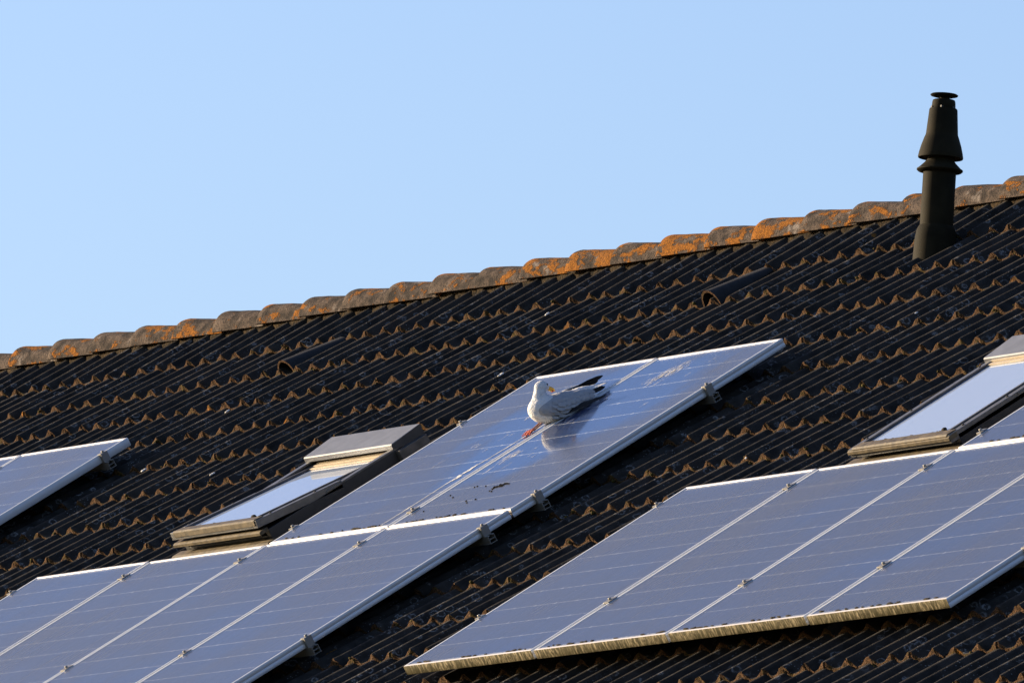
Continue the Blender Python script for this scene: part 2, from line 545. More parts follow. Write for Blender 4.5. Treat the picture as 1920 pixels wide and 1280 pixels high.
for idx, (hid, dist, u, v, mi) in enumerate(tiles):
    dh = rnd.uniform(-0.002, 0.002)
    rz = rnd.uniform(-0.006, 0.006)
    mtx = on_roof(u + rnd.uniform(-0.002, 0.002), v + rnd.uniform(-0.005, 0.005), dh) @ Matrix.Rotation(rz, 4, 'Z')
    if v > V0 - 0.5 * DV:      # the top course is kicked up under the ridge
        mtx = mtx @ Matrix.Rotation(0.05, 4, 'X')
    if idx < 300 and not hid:
        o = bpy.data.objects.new('roof_tile', TM[mi][0])
        COL.objects.link(o)
        o.parent = roof
        o.matrix_local = mtx
    else:
        b = len(stuff_v)
        mb = TM[mi][1]
        stuff_v += [tuple(mtx @ Vector(x)) for x in mb.v]
        stuff_f += [tuple(i + b for i in f) for f in mb.f]
        stuff_m += mb.mi
me = bpy.data.meshes.new('roof_tiles_far')
me.from_pydata(stuff_v, [], stuff_f)
me.materials.append(M['tile']); me.materials.append(M['nose'])
me.polygons.foreach_set('material_index', stuff_m)
me.polygons.foreach_set('use_smooth', [True] * len(me.polygons))
me.set_sharp_from_angle(angle=math.radians(60))
o = bpy.data.objects.new('roof_tiles_far', me)
COL.objects.link(o); o.parent = roof; o['kind'] = 'stuff'
print('tiles', len(tiles), 'visible', sum(1 for t in tiles if not t[0]))

# vent tiles: a half round hood over one course
def vent_tile(u, v):
    mb = MB()
    ns, nv = 14, 7
    def ring(t, off):
        wd = (0.072 - off) * (1 - 0.25 * t); ht = (0.078 - off) * (1 - 0.72 * t)
        out = []
        for i in range(ns + 1):
            a = math.pi * i / ns
            out.append((-wd * math.cos(a), t * 0.36, -0.040 + ht * math.sin(a)))
        return out
    rows = [ring(k / nv, 0.0) for k in range(nv + 1)]
    inner = [ring(k / nv, 0.011) for k in range(nv + 1)]
    c = ns + 1
    for rws, mi in ((rows, 0), (inner, 0)):
        mb.add([p for rw in rws for p in rw], [(a * c + i, a * c + i + 1, (a + 1) * c + i + 1, (a + 1) * c + i) for a in range(nv) for i in range(ns)], mi)
    mb.add(rows[0] + inner[0], [(i, i + 1, c + i + 1, c + i) for i in range(ns)], 1)
    o = mb.build('vent_tile', [M['vent'], M['nose']], roof, smooth=50)
    o.matrix_local = on_roof(u, v, 0.004)
    o['label'] = 'smooth hooded vent tile with a round open mouth'
vent_tile(-7.085, 2.655)
vent_tile(-3.375, 2.655)

# ridge: tapered half round tiles on mortar
RC = (3.42, -0.045)
cy_, cz_ = W(0, *RC).y, W(0, *RC).z
def ridge_mesh(seed):
    rr = random.Random(seed)
    mb = MB()
    ns = 20
    L = 0.455
    st = [0, 0.012, 0.05, 0.11, 0.18, 0.25, 0.32, 0.39, L]
    def ring(x, off):
        t = x / 0.40
        rad = 0.116 - 0.034 * t - off
        if x == 0:
            rad -= 0.007
        out = []
        for i in range(ns + 1):
            a = math.pi * i / ns
            j = noise.noise(Vector((x * 9 + seed * 7, math.cos(a) * 2.5, math.sin(a) * 2.5))) * 0.003
            out.append((x, -(rad + j) * math.cos(a) * 1.03, (rad + j) * math.sin(a) - (0.004 if i in (0, ns) else 0)))
        return out
    c = ns + 1
    outer = [ring(x, 0) for x in st]; inner = [ring(x, 0.016) for x in st]
    mb.add([p for q in outer for p in q], [(a * c + i, a * c + i + 1, (a + 1) * c + i + 1, (a + 1) * c + i) for a in range(len(st) - 1) for i in range(ns)])
    mb.add([p for q in inner for p in q], [(a * c + i, a * c + i + 1, (a + 1) * c + i + 1, (a + 1) * c + i) for a in range(len(st) - 1) for i in range(ns)])
    for q in (0, -1):
        mb.add(outer[q] + inner[q], [(i, i + 1, c + i + 1, c + i) for i in range(ns)])
    for i in (0, ns):
        mb.add([p[i] for p in outer] + [p[i] for p in inner], [(a, a + 1, len(st) + a + 1, len(st) + a) for a in range(len(st) - 1)])
    return mb.mesh('ridge_tile', [M['ridge']], smooth=50)
RM = [ridge_mesh(s) for s in range(5)]
RSTEP = 0.4008
for i in range(-4, 29):
    x = -10.70 + i * RSTEP
    o = bpy.data.objects.new('ridge_tile', RM[i % 5])
    COL.objects.link(o); o.parent = roof
    o.location = (x + rnd.uniform(-0.006, 0.006), cy_ + rnd.uniform(-0.004, 0.004), cz_ + rnd.uniform(-0.003, 0.003))
    o.rotation_euler = (rnd.uniform(-0.03, 0.03), rnd.uniform(-0.006, 0.006), rnd.uniform(-0.012, 0.012))
mb = MB()
nx = 900
for side in (-1, 1):
    vs = []
    for i in range(nx + 1):
        x = -12.4 + 13.2 * i / nx
        for yy, zz in ((0.093, 0.004), (0.098, -0.012), (0.104, -0.03), (0.10, -0.06)):
            j = noise.noise(Vector((x * 18, zz * 40, side * 3))) * 0.010 + noise.noise(Vector((x * 60, zz * 90, side))) * 0.006
            vs.append((x, cy_ + side * (yy - 0.022 + j), cz_ + zz))
    mb.add(vs, [(4 * i + k, 4 * i + 4 + k, 4 * i + 5 + k, 4 * i + 1 + k) for i in range(nx) for k in range(3)])
mb.build('ridge_mortar', M['mortar'], roof, smooth=80)

# moss cushions and droppings on the tiles (too many and too small to count)
mm = MB()
for (hid, dist, u, v, mi) in tiles:
    if hid:
        continue
    for wv in range(2):
        if rnd.random() < (0.25 if u < -4 else 0.55):
            for _ in range(rnd.randint(1, 4)):
                s = rnd.choice([PK + rnd.uniform(-0.12, 0.14), rnd.uniform(0, 1)])
                rr = rnd.uniform(0.004, 0.010)
                mm.ellipsoid(W(u + (wv + s) * TW, v + rnd.uniform(-0.012, 0.01), surf(s, 0, 0) - rnd.uniform(0.004, 0.03)),
                             (rr * 1.2, rr, rr * 0.8), seg=6, rings=4, jit=0.25)
o = mm.build('moss_cushions', M['moss'], roof, smooth=80, kind='stuff')
dd = MB()
for px_u, px_v in ((-7.02, 2.20), (-9.6, 2.30), (-5.05, 2.84), (-3.05, 2.33), (-4.46, 2.1), (-0.9, 2.05), (-0.35, 0.55), (-5.9, 1.35), (-6.9, 1.55)):
    i = round((px_u - U0) / TW)
    uu = U0 + i * TW + 0.012
    for _ in range(3):
        dd.ellipsoid(W(uu + rnd.uniform(-0.006, 0.006), px_v + rnd.uniform(-0.012, 0.012), -0.010), (0.007, 0.011, 0.004), rot=RX.to_3x3(), seg=8, rings=5, jit=0.2)
dd.build('dropping_specks', M['dropping'], roof, smooth=80, kind='stuff')

# ---------------------------------------------------------------- solar panels
CELL = 0.1562
def grid_mesh_cell():
    mb = MB()
    c, e, k = 0.0781, 0.0771, 0.006
    ring = [(-c + k, -e), (c - k, -e), (c, -e + k), (c, e - k), (c - k, e), (-c + k, e), (-c, e - k), (-c, -e + k)]
    mb.add([(x, y, 0.0003) for x, y in ring] + [(x, y, 0.0) for x, y in ring],
           [tuple(range(8))] + [(i, 8 + i, 8 + (i + 1) % 8, (i + 1) % 8) for i in range(8)])
    return mb.mesh('cell', [M['cell']])
CELLM = grid_mesh_cell()
FH = 0.042; LIP = 0.017
def rail_prof(groove):
    # s inward from the outer face, t up
    if groove:
        return [(0.0025, -FH), (0.0, -FH + 0.003), (0.0, -0.026), (0.0018, -0.0235), (0.0018, -0.0185), (0.0, -0.016), (0.0, -0.003),
                (0.0012, -0.0008), (0.004, 0.0), (LIP - 0.005, 0.0), (LIP - 0.0018, -0.0008), (LIP, -0.003), (LIP, -0.0075), (0.004, -0.0075), (0.004, -FH)]
    return [(0.0025, -FH), (0.0, -FH + 0.003), (0.0, -0.003),
            (0.0012, -0.0008), (0.004, 0.0), (LIP - 0.005, 0.0), (LIP - 0.0018, -0.0008), (LIP, -0.003), (LIP, -0.0075), (0.004, -0.0075), (0.004, -FH)]
def rail_mesh(length, mats, groove=True):
    mb = MB()
    mb.sweep(rail_prof(groove), (0, 0, 0), (length, 0, 0), (0, 1, 0), (0, 0, 1), miter0=1.0, miter1=-1.0)
    me = mb.mesh('frame_rail', mats, smooth=40)
    return me
RAIL = {}
for groove in (True, False):
    RAIL['h', groove] = rail_mesh(PW, [M['alu_h']], groove)
    RAIL['v', groove] = rail_mesh(PL, [M['alu_v']], groove)
RAIL['alg'] = rail_mesh(PW, [M['algae'], M['alu_h']], False)
for pl in RAIL['alg'].polygons:
    if pl.normal.z > 0.5:
        pl.material_index = 1
mbp = MB(); mbp.box((0.006, 0.006, -0.0048), (PW - 0.006, PL - 0.006, -0.0042))
BACKM = mbp.mesh('backsheet', [M['back']])
PANES = {}
for kx in ('glass', 'glass_bird'):
    mbp = MB()
    x0, y0, x1, y1 = LIP - 0.002, LIP - 0.002, PW - LIP + 0.002, PL - LIP + 0.002
    mbp.add([(x0, y0, -0.0020), (x1, y0, -0.0020), (x1, y1, -0.0020), (x0, y1, -0.0020)], [(0, 1, 2, 3)])
    PANES[kx] = mbp.mesh('glass_pane', [M[kx]])
panel_objs = []
for pi_, (u, v, key, label) in enumerate(panels):
    t = empty('solar_panel', on_roof(u, v, H + rnd.uniform(-0.0015, 0.0015)), label, 'solar panel', 'solar panels on the roof')
    panel_objs.append(t)
    gr = key != 'C'
    lowrow = key == 'B' and v < -1
    child('frame_rail', RAIL['alg'] if lowrow else RAIL['h', gr], t, (0, 0, 0))
    if lowrow:
        list(t.children)[-1]['label'] = 'algae stained lower frame rail'
    child('frame_rail', RAIL['h', gr], t, (PW, PL, 0), (0, 0, math.pi))
    child('frame_rail', RAIL['v', gr], t, (PW, 0, 0), (0, 0, math.pi / 2))
    child('frame_rail', RAIL['v', gr], t, (0, PL, 0), (0, 0, -math.pi / 2))
    child('backsheet', BACKM, t)
    child('glass_pane', PANES['glass_bird' if pi_ in (4, 5) else 'glass'], t)
    mx = (PW - 6 * 0.1588) / 2 + 0.0794; my = (PL - 10 * 0.1588) / 2 + 0.0794
    for a in range(6):
        for b in range(10):
            child('cell', CELLM, t, (mx + a * 0.1588, my + b * 0.1588, -0.0041))

# droppings on the two panels by the gull, grime along the lower edges
def flat_blob(mb, u, v, ru, rv, h, seed, ang=0.0, seg=22, amp=0.5):
    vs = [(u, v, h + 0.0008)]
    for i in range(seg):
        a = 2 * math.pi * i / seg
        f = 1 + amp * noise.noise(Vector((math.cos(a) * 2 + seed * 3.1, math.sin(a) * 2, seed * 1.7))) + 0.25 * amp * rnd.uniform(-1, 1)
        x, y = ru * f * math.cos(a), rv * f * math.sin(a)
        vs.append((u + x * math.cos(ang) - y * math.sin(ang), v + x * math.sin(ang) + y * math.cos(ang), h))
    mb.add(vs, [(0, 1 + i, 1 + (i + 1) % seg) for i in range(seg)])
def local(pi_, u, v):
    return u - panels[pi_][0], v - panels[pi_][1]
mb = MB()
pts = []
for i in range(60):
    f = i / 59
    v = 0.06 + 1.0 * f
    u = -2.447 - 0.105 + 0.03 * f * f + 0.008 * math.sin(v * 9) + 0.003 * noise.noise(Vector((v * 30, 0, 0)))
    pts.append((u, v, 0.004 + 0.0022 * noise.noise(Vector((v * 20, 5, 0)))))
vs = []
for u, v, wd in pts:
    a, b = local(4, u, v)
    vs += [(a - wd, b, -0.0012), (a, b, -0.0004), (a + wd, b, -0.0012)]
mb.add(vs, [(3 * i + q, 3 * i + 1 + q, 3 * i + 4 + q, 3 * i + 3 + q) for i in range(59) for q in range(2)])
for i in range(14):
    a, b = local(4, -2.55 + rnd.uniform(-0.01, 0.02), 0.55 + rnd.uniform(-0.05, 0.10))
    flat_blob(mb, a, b, 0.006, 0.012, -0.0011, i)
mb.build('dropping_streak', M['dropping'], panel_objs[4])
mb = MB()
for i in range(16):
    a, b = local(4, rnd.uniform(-3.0, -2.52), rnd.uniform(0.7, 1.45))
    flat_blob(mb, a, b, rnd.uniform(0.006, 0.014), rnd.uniform(0.012, 0.04), -0.0012, i)
mb.build('droppings', M['smear'], panel_objs[4], kind='stuff')
mb = MB()
for i in range(22):
    f = rnd.gauss(0, 1)
    a, b = local(5, -2.09 + 0.03 * f + rnd.gauss(0, 0.03), 1.43 + 0.05 * f + rnd.gauss(0, 0.03))
    flat_blob(mb, a, b, rnd.uniform(0.010, 0.026), rnd.uniform(0.03, 0.07), -0.0014 + 0.00004 * i, i, rnd.uniform(-0.3, 0.0), amp=0.9)
for i in range(9):
    a, b = local(5, -2.34 + rnd.gauss(0, 0.02), 0.69 + rnd.gauss(0, 0.05))
    flat_blob(mb, a, b, rnd.uniform(0.010, 0.018), rnd.uniform(0.03, 0.07), -0.0014 + 0.00004 * i, i, 0.1, amp=0.9)
for i in range(14):
    a, b = local(5, rnd.uniform(-2.35, -1.75), rnd.uniform(0.5, 1.6))
    flat_blob(mb, a, b, rnd.uniform(0.005, 0.011), rnd.uniform(0.012, 0.035), -0.0012, i)
mb.build('droppings', M['smear'], panel_objs[5], kind='stuff')
for pi_ in (4, 5, 6, 7, 8, 9, 10):
    mb = MB()
    for i in range(26):
        cu = rnd.uniform(0.06, PW - 0.06)
        if noise.noise(Vector((cu * 5, pi_ * 3, 0))) < -0.05:
            continue
        mb.ellipsoid((cu, 0.021 + abs(rnd.gauss(0, 0.006)), -0.001), (rnd.uniform(0.005, 0.022), rnd.uniform(0.003, 0.007), 0.003), seg=8, rings=4, jit=0.3)
    if pi_ == 5:
        for i in range(40):
            t_ = rnd.random()
            mb.ellipsoid((0.44 + 0.10 * t_ + rnd.gauss(0, 0.006), 0.30 + 0.02 * t_ + rnd.gauss(0, 0.012), -0.001), (0.0035, 0.005, 0.003), seg=7, rings=4, jit=0.35)
        for i in range(12):
            mb.ellipsoid((rnd.uniform(0.1, 0.5), rnd.uniform(0.1, 0.35), -0.001), (0.004, 0.005, 0.003), seg=6, rings=4, jit=0.3)
    mb.build('edge_grime', M['grime'], panel_objs[pi_], smooth=80, kind='stuff')

# ---------------------------------------------------------------- mounting rails with clamps
def clamp_mid(parent, x):
    mb = MB()
    mb.box((x - 0.021, -0.026, 0.0), (x + 0.021, 0.026, 0.004))
    mb.box((x - 0.008, -0.026, -0.030), (x + 0.008, 0.026, 0.0))
    o = mb.build('mid_clamp', M['alu'], parent, bevel=0.0012)
    b = MB(); b.lathe([(0.0068, 0.004), (0.0068, 0.0115), (0.0055, 0.013)], 10, centre=(x, 0.0))
    b.build('bolt', M['alu'], o, smooth=40)
def clamp_end(parent, x, d):
    mb = MB()
    xs = sorted((x - d * 0.012, x + d * 0.020))
    mb.box((xs[0], -0.020, 0.0), (xs[1], 0.020, 0.004))
    xs = sorted((x + d * 0.003, x + d * 0.020))
    mb.box((xs[0], -0.020, -FH - 0.004), (xs[1], 0.020, 0.0))
    o = mb.build('end_clamp', M['alu'], parent, bevel=0.0012)
    b = MB(); b.lathe([(0.0068, 0.004), (0.0068, 0.0115), (0.0055, 0.013)], 10, centre=(x + d * 0.010, 0.0))
    b.build('bolt', M['alu'], o, smooth=40)
def mount_rail(u0, u1, gaps, v, label):
    t = empty('mounting_rail', on_roof(0, v, H + 0.0006), label, 'mounting rail', 'rails under the solar panels')
    mb = MB()
    top = -FH - 0.0015; bt = top - 0.036
    a, b = u0 - 0.03, u1 + 0.042
    # ribbed extrusion: walls, flanges and a centre web
    for y0, y1, z0, z1 in ((-0.018, -0.0155, bt, top), (0.0155, 0.018, bt, top), (-0.0155, 0.0155, bt, bt + 0.0025), (-0.0155, 0.0155, bt + 0.017, bt + 0.0195),
                           (-0.0155, -0.006, top - 0.0025, top), (0.006, 0.0155, top - 0.0025, top), (-0.021, -0.018, bt, bt + 0.003), (0.018, 0.021, bt, bt + 0.003)):
        mb.box((a, y0, z0), (b, y1, z1))
    mb.build('channel', M['alu'], t)
    for x in gaps:
        clamp_mid(t, x)
    clamp_end(t, u0, -1); clamp_end(t, u1, 1)
    # roof hooks holding the rail down to the tiles
    for i in range(int((b - a) / 0.9) + 1):
        x = a + 0.25 + 0.9 * i
        if x < b - 0.35:
            hk = MB()
            hk.box((x - 0.014, -0.045, bt - 0.02), (x + 0.014, 0.045, bt - 0.0146))
            hk.box((x - 0.014, 0.019, bt - 0.0145), (x + 0.014, 0.025, top))
            hk.build('roof_hook', M['alu'], t)
def gaps(base, a, b):
    return [base + c * PITCH for c in range(a, b)]
for nm, base, c0, c1, vt, vs_ in (
        ('four panels left of centre', A_U, 0, 4, A_V, (-0.165, -1.205)),
        ('two panels by the gull', A_U, 2, 4, A_V, (0.158, 1.19)),
        ('lower right row of panels', B_U, 0, 4, B_V, (-0.175, -1.21)),
        ('panel beside the closed roof window', B_U, 2, 3, B_V, (0.15, 1.19))):
    for q, dv in enumerate(vs_):
        lowest = min(vs_) == dv
        mount_rail(base + c0 * PITCH + 0.0097, base + c1 * PITCH - 0.0097, gaps(base, c0 + 1, c1), vt + dv,
                   ('lower' if lowest else 'upper') + ' clamped aluminium rail under the ' + nm)
mount_rail(-7.139 - PITCH - PW, -7.139, [-7.139 - PITCH + 0.0097], 1.733 - 0.165, 'upper clamped aluminium rail under the panels at the left photo edge')
mount_rail(-7.139 - PITCH - PW, -7.139, [-7.139 - PITCH + 0.0097], 1.733 - 1.21, 'lower clamped aluminium rail under the panels at the left photo edge')

# ---------------------------------------------------------------- roof windows
def roof_window(u, v, ang, label):
    t = empty('roof_window', on_roof(u, v, 0), label, 'roof window', 'roof windows')
    # flashing tray on the tiles
    mb = MB()
    mb.box((-0.055, -0.06, -0.05), (WW + 0.055, WL + 0.10, -0.012))
    mb.box((-0.055, -0.05, -0.012), (-0.045, WL + 0.08, 0.030))
    mb.box((WW + 0.045, -0.05, -0.012), (WW + 0.055, WL + 0.08, 0.030))
    mb.build('flashing', M['lead'], t, bevel=0.002)
    mb = MB()
    mb.sweep([(0, 0.018), (0.0, 0.040), (0.012, 0.046), (0.06, 0.046), (0.06, 0.018)], (-0.045, -0.012, 0), (WW + 0.045, -0.012, 0), (0, 1, 0), (0, 0, 1))
    mb.build('apron', M['tan'], t, bevel=0.001)
    mb = MB()
    mb.box((WW + 0.004, WL - 0.15, 0.0), (WW + 0.040, WL + 0.02, 0.085))
    mb.box((-0.040, WL - 0.15, 0.0), (-0.004, WL + 0.02, 0.085))
    mb.build('side_flashing', M['lead'], t, bevel=0.002)
    # fixed frame
    f = MB()
    fw_ = 0.030; ft = 0.088
    f.box((0, 0.055, -0.03), (fw_, WL, ft)); f.box((WW - fw_, 0.055, -0.03), (WW, WL, ft))
    f.box((fw_, WL - 0.04, -0.03), (WW - fw_, WL, ft)); f.box((fw_, 0.055, -0.03), (WW - fw_, 0.085, ft - 0.03))
    fr = f.build('frame', M['dark'], t, bevel=0.002)
    c = MB()
    for x0 in (-0.004, WW - fw_ - 0.002):
        c.box((x0, WL * 0.42, ft + 0.0005), (x0 + fw_ + 0.006, WL - 0.02, ft + 0.010))
    c.build('frame_cover', M['cover'], fr, bevel=0.0015)
    ln = MB()
    for q in range(3):
        ln.box((fw_ + 0.002, WL - 0.055 - 0.012 * q, -0.02), (WW - fw_ - 0.002, WL - 0.0435 - 0.012 * q, 0.070 - 0.010 * q))
    ln.build('lining', M['wood'], fr, bevel=0.001)
    # ledge below the sash
    l2 = MB()
    l2.sweep([(0.0, 0.082), (0.0, 0.096), (0.010, 0.101), (0.05, 0.101), (0.05, 0.082)], (-0.004, 0.002, 0), (WW + 0.004, 0.002, 0), (0, 1, 0), (0, 0, 1))
    l2.build('sill', M['tan'], t, bevel=0.001)
    # sash turning on its middle
    pv = WL * 0.52
    sash = bpy.data.objects.new('sash', None)
    s = MB()
    b0, b1 = -pv + 0.010, WL - 0.065 - pv
    iw = 0.032
    sw = 0.040
    s.box((iw * (ang == 99), b0, -0.03), (sw, b1, 0.006)); s.box((WW - sw, b0, -0.03), (WW, b1, 0.006))
    s.box((sw, b0, -0.03), (WW - sw, b0 + 0.05, 0.004)); s.box((sw, b1 - 0.04, -0.03), (WW - sw, b1, 0.004))
    if ang:
        # open sash sits inside the frame above the pivot, over it below
        s = MB()
        s.box((0.0, b0, -0.03), (sw, 0.0, 0.006)); s.box((WW - sw, b0, -0.03), (WW, 0.0, 0.006))
        s.box((iw, 0.001, -0.03), (sw + 0.012, b1, 0.004)); s.box((WW - sw - 0.012, 0.001, -0.03), (WW - iw, b1, 0.004))
        s.box((sw, b0, -0.03), (WW - sw, b0 + 0.05, 0.0035)); s.box((sw + 0.012, b1 - 0.04, -0.03), (WW - sw - 0.012, b1, 0.0035))
    so = s.build('sash', M['cover'], t, bevel=0.0015)
    so.location = (0, pv, 0.098)
    so.rotation_euler = (-math.radians(ang), 0, 0)
    # raised glazing covers, stepped bottom rail, pane
    cv = MB()
    for x0, x1 in ((0.046, 0.062), (WW - 0.062, WW - 0.046)):
        cv.box((x0, b0 + 0.05, 0.002), (x1, b1 - 0.04, 0.012))
    cv.build('glazing_bead', M['lead'], so, bevel=0.002)
    br = MB()
    br.sweep([(-0.004, -0.018), (-0.004, 0.006), (0.004, 0.012), (0.055, 0.010), (0.055, 0.005), (0.002, 0.005), (0.002, -0.018)],
             (0.03, b0, 0), (WW - 0.012, b0, 0), (0, 1, 0), (0, 0, 1))
    br.build('bottom_rail', M['tan'], so, bevel=0.001)
    tr_ = MB()
    for q in range(3):
        tr_.box((0.054, b1 - 0.13 + 0.028 * q, 0.0015), (WW - 0.054, b1 - 0.107 + 0.028 * q, 0.008 + 0.005 * q))
    tr_.build('top_rail', M['wood'], so, bevel=0.001)
    sc = MB()
    for x in (0.018, WW - 0.018):
        for y in (b0 + 0.10, b0 + 0.36, b1 - 0.14):
            sc.lathe([(0.006, 0.005), (0.006, 0.0095), (0.004, 0.011)], 8, centre=(x, y))
    sc.build('screws', M['rubber'], so, kind='stuff')
    pn = MB()
    pn.box((0.062, b0 + 0.05, -0.012), (WW - 0.062, b1 - 0.04, 0.001))
    pn.build('glass_pane', M['skyglass'], so)
    gk = MB()
    for i in range(16):
        gk.ellipsoid((rnd.uniform(0.08, WW - 0.08), b0 + 0.060 + abs(rnd.gauss(0, 0.010)), 0.002), (rnd.uniform(0.005, 0.018), rnd.uniform(0.002, 0.006), 0.003), seg=7, rings=4, jit=0.3)
    gk.ellipsoid((WW * 0.83, b0 + 0.075, 0.004), (0.018, 0.012, 0.010), seg=8, rings=5, jit=0.3)
    gk.build('debris', M['grime'], so, smooth=80, kind='stuff')
    # top hood
    hd = MB()
    hv0, hv1 = WL - 0.155, WL + 0.03
    hd.sweep([(0.0, 0.098), (0.0, 0.119), (0.006, 0.124), (hv1 - hv0, 0.136), (hv1 - hv0, 0.04), (hv1 - hv0 - 0.006, 0.04), (hv1 - hv0 - 0.006, 0.122), (0.008, 0.112), (0.008, 0.098)],
             (-0.006, hv0, 0), (WW + 0.006, hv0, 0), (0, 1, 0), (0, 0, 1))
    ho = hd.build('hood', M['hood'], t, bevel=0.0015)
    he = MB()
    for x0 in (-0.0085, WW + 0.0065):
        he.add([(x0, hv0 + 0.002, 0.099), (x0, hv1, 0.05), (x0, hv1, 0.1355), (x0, hv0 + 0.002, 0.1195), (x0 + 0.002, hv0 + 0.002, 0.099), (x0 + 0.002, hv1, 0.05), (x0 + 0.002, hv1, 0.1355), (x0 + 0.002, hv0 + 0.002, 0.1195)],
               [(0, 1, 2, 3), (7, 6, 5, 4), (0, 4, 5, 1), (1, 5, 6, 2), (2, 6, 7, 3), (3, 7, 4, 0)])
    he.build('end_cap', M['dark'], ho)
    return t
roof_window(*WIN[0], 'open roof window with tilted sash between tiles and the gull panels')
roof_window(*WIN[1], 'closed roof window at the right photo edge above the lower panels')

# ---------------------------------------------------------------- flue
fl = empty('flue_terminal', Matrix.Translation(W(-1.85, 2.90, 0) + Vector((0, 0, -0.046))), 'dark cylindrical flue with flared cowl and disc cap near the ridge', 'flue')
mb = MB()
mb.lathe([(0.105, -0.16), (0.100, -0.06), (0.0965, 0.02), (0.094, 0.07), (0.088, 0.105), (0.080, 0.122), (0.0765, 0.126)], 48)
mb.build('base_collar', M['flue'], fl, smooth=40)
mb = MB(); mb.lathe([(0.0755, 0.10), (0.0745, 0.372)], 48)
mb.build('pipe', M['flue'], fl, smooth=40)
mb = MB(); mb.lathe([(0.0765, 0.368), (0.098, 0.372), (0.1045, 0.378), (0.1045, 0.3825), (0.094, 0.390), (0.082, 0.402), (0.072, 0.412), (0.066, 0.420)], 48)
mb.build('drip_skirt', M['flue'], fl, smooth=40)
mb = MB(); mb.lathe([(0.060, 0.40), (0.060, 0.47)], 40)
mb.build('inner_pipe', M['flue'], fl, smooth=40)
mb = MB(); mb.lathe([(0.094, 0.436), (0.101, 0.434), (0.1025, 0.439), (0.099, 0.458), (0.091, 0.490), (0.079, 0.526), (0.0735, 0.540), (0.0725, 0.545), (0.064, 0.654), (0.0625, 0.659)], 48)
mb.build('cowl', M['flue'], fl, smooth=40)
mb = MB(); mb.lathe([(0.0515, 0.655), (0.0545, 0.661), (0.0525, 0.690), (0.050, 0.699), (0.046, 0.701)], 40)
cp = mb.build('top_collar', M['flue'], fl, smooth=40)
mb = MB()
for i in range(6):
    a = i * math.pi / 3 + 0.3
    mb.box((0.055 * math.cos(a) - 0.005, 0.055 * math.sin(a) - 0.005, 0.655), (0.055 * math.cos(a) + 0.005, 0.055 * math.sin(a) + 0.005, 0.668))
mb.build('spacer', M['rubber'], cp)
mb = MB(); mb.lathe([(0.020, 0.69), (0.020, 0.712), (0.045, 0.714), (0.060, 0.718), (0.0635, 0.7225), (0.058, 0.727), (0.035, 0.730), (0.006, 0.731)], 44)
mb.build('rain_cap', M['flue'], fl, smooth=40)

# ---------------------------------------------------------------- gull
gull = empty('gull', on_roof(-2.50, 1.03, H), 'white and grey gull with yellow bill sitting on the solar panels', 'gull')
qw = NT('white_plumage')
pp = qw.pos()
a_ = qw.noise(qw.scale(pp, (1, 1, 1)), 60, 4)
M['white'] = qw.done(qw.bsdf(Base_Color=qw.mix(a_, (0.52, 0.515, 0.51), (0.66, 0.655, 0.65)), Roughness=0.9, Specular_IOR_Level=0.1, Normal=qw.bump(a_, 0.9, 0.014)))
qg = NT('grey_plumage')
pr = qg.roof()
vb = qg.n('ShaderNodeTexVoronoi', 0, Vector=qg.scale(pr, (1.0, 0.55, 1.0)), Scale=55.0)
ng = qg.noise(pr, 50, 3)
M['grey'] = qg.done(qg.bsdf(Base_Color=qg.mix(ng, (0.22, 0.225, 0.24), (0.34, 0.345, 0.36)), Roughness=0.85, Specular_IOR_Level=0.15,
                            Normal=qg.bump(qg.math('ADD', vb, ng), 0.55, 0.006)))
M['black'] = simple('black_primaries', (0.012, 0.012, 0.013), 0.7, 0, 0.2, 60, 0.3, 0.2)
M['bill'] = simple('yellow_bill', (0.62, 0.34, 0.03), 0.45, 0, 0.1, 60, 0.1)
M['red'] = simple('red_gonys_spot', (0.55, 0.035, 0.012), 0.5, 0, 0.1, 60, 0.1)
M['leg'] = simple('orange_red_leg', (0.42, 0.050, 0.012), 0.55, 0, 0.3, 90, 0.3)
M['shank'] = simple('pale_pink_leg', (0.30, 0.16, 0.13), 0.6, 0, 0.2, 90, 0.3)
M['eye'] = simple('dark_eye', (0.03, 0.025, 0.01), 0.15, 0, 0.1, 60, 0.0)

def rotx(d):
    return Matrix.Rotation(math.radians(d), 3, 'X')
def capsule(mb, p0, p1, r0, r1, n=8):
    p0, p1 = Vector(p0), Vector(p1)
    for i in range(n + 1):
        f = i / n
        rr = r0 + (r1 - r0) * f
        mb.ellipsoid(p0.lerp(p1, f), (rr, rr, rr), seg=18, rings=12)
def remeshed(mb, name, mat, parent, voxel, smooth_it=6):
    me = mb.mesh(name + '_raw', [mat])
    tmp = bpy.data.objects.new('tmp', me)
    COL.objects.link(tmp)
    md = tmp.modifiers.new('r', 'REMESH'); md.mode = 'VOXEL'; md.voxel_size = voxel
    ms = tmp.modifiers.new('s', 'SMOOTH'); ms.iterations = smooth_it; ms.factor = 0.5
    dg = bpy.context.evaluated_depsgraph_get()
    out = bpy.data.meshes.new_from_object(tmp.evaluated_get(dg))
    out.materials.clear(); out.materials.append(mat)
    out.polygons.foreach_set('use_smooth', [True] * len(out.polygons))
    out.polygons.foreach_set('material_index', [0] * len(out.polygons))
    bpy.data.objects.remove(tmp, do_unlink=True)
    o = bpy.data.objects.new(name, out)
    COL.objects.link(o); o.parent = parent
    return o
b = MB()
b.ellipsoid((0, 0.040, 0.058), (0.072, 0.090, 0.066), rotx(-25), 24, 16)
b.ellipsoid((0, 0.120, 0.046), (0.076, 0.135, 0.050), rotx(-12), 24, 16)
b.ellipsoid((0, 0.215, 0.036), (0.048, 0.110, 0.034), rotx(-10), 24, 16)
b.ellipsoid((0, 0.280, 0.032), (0.030, 0.070, 0.016), rotx(-8), 20, 12)
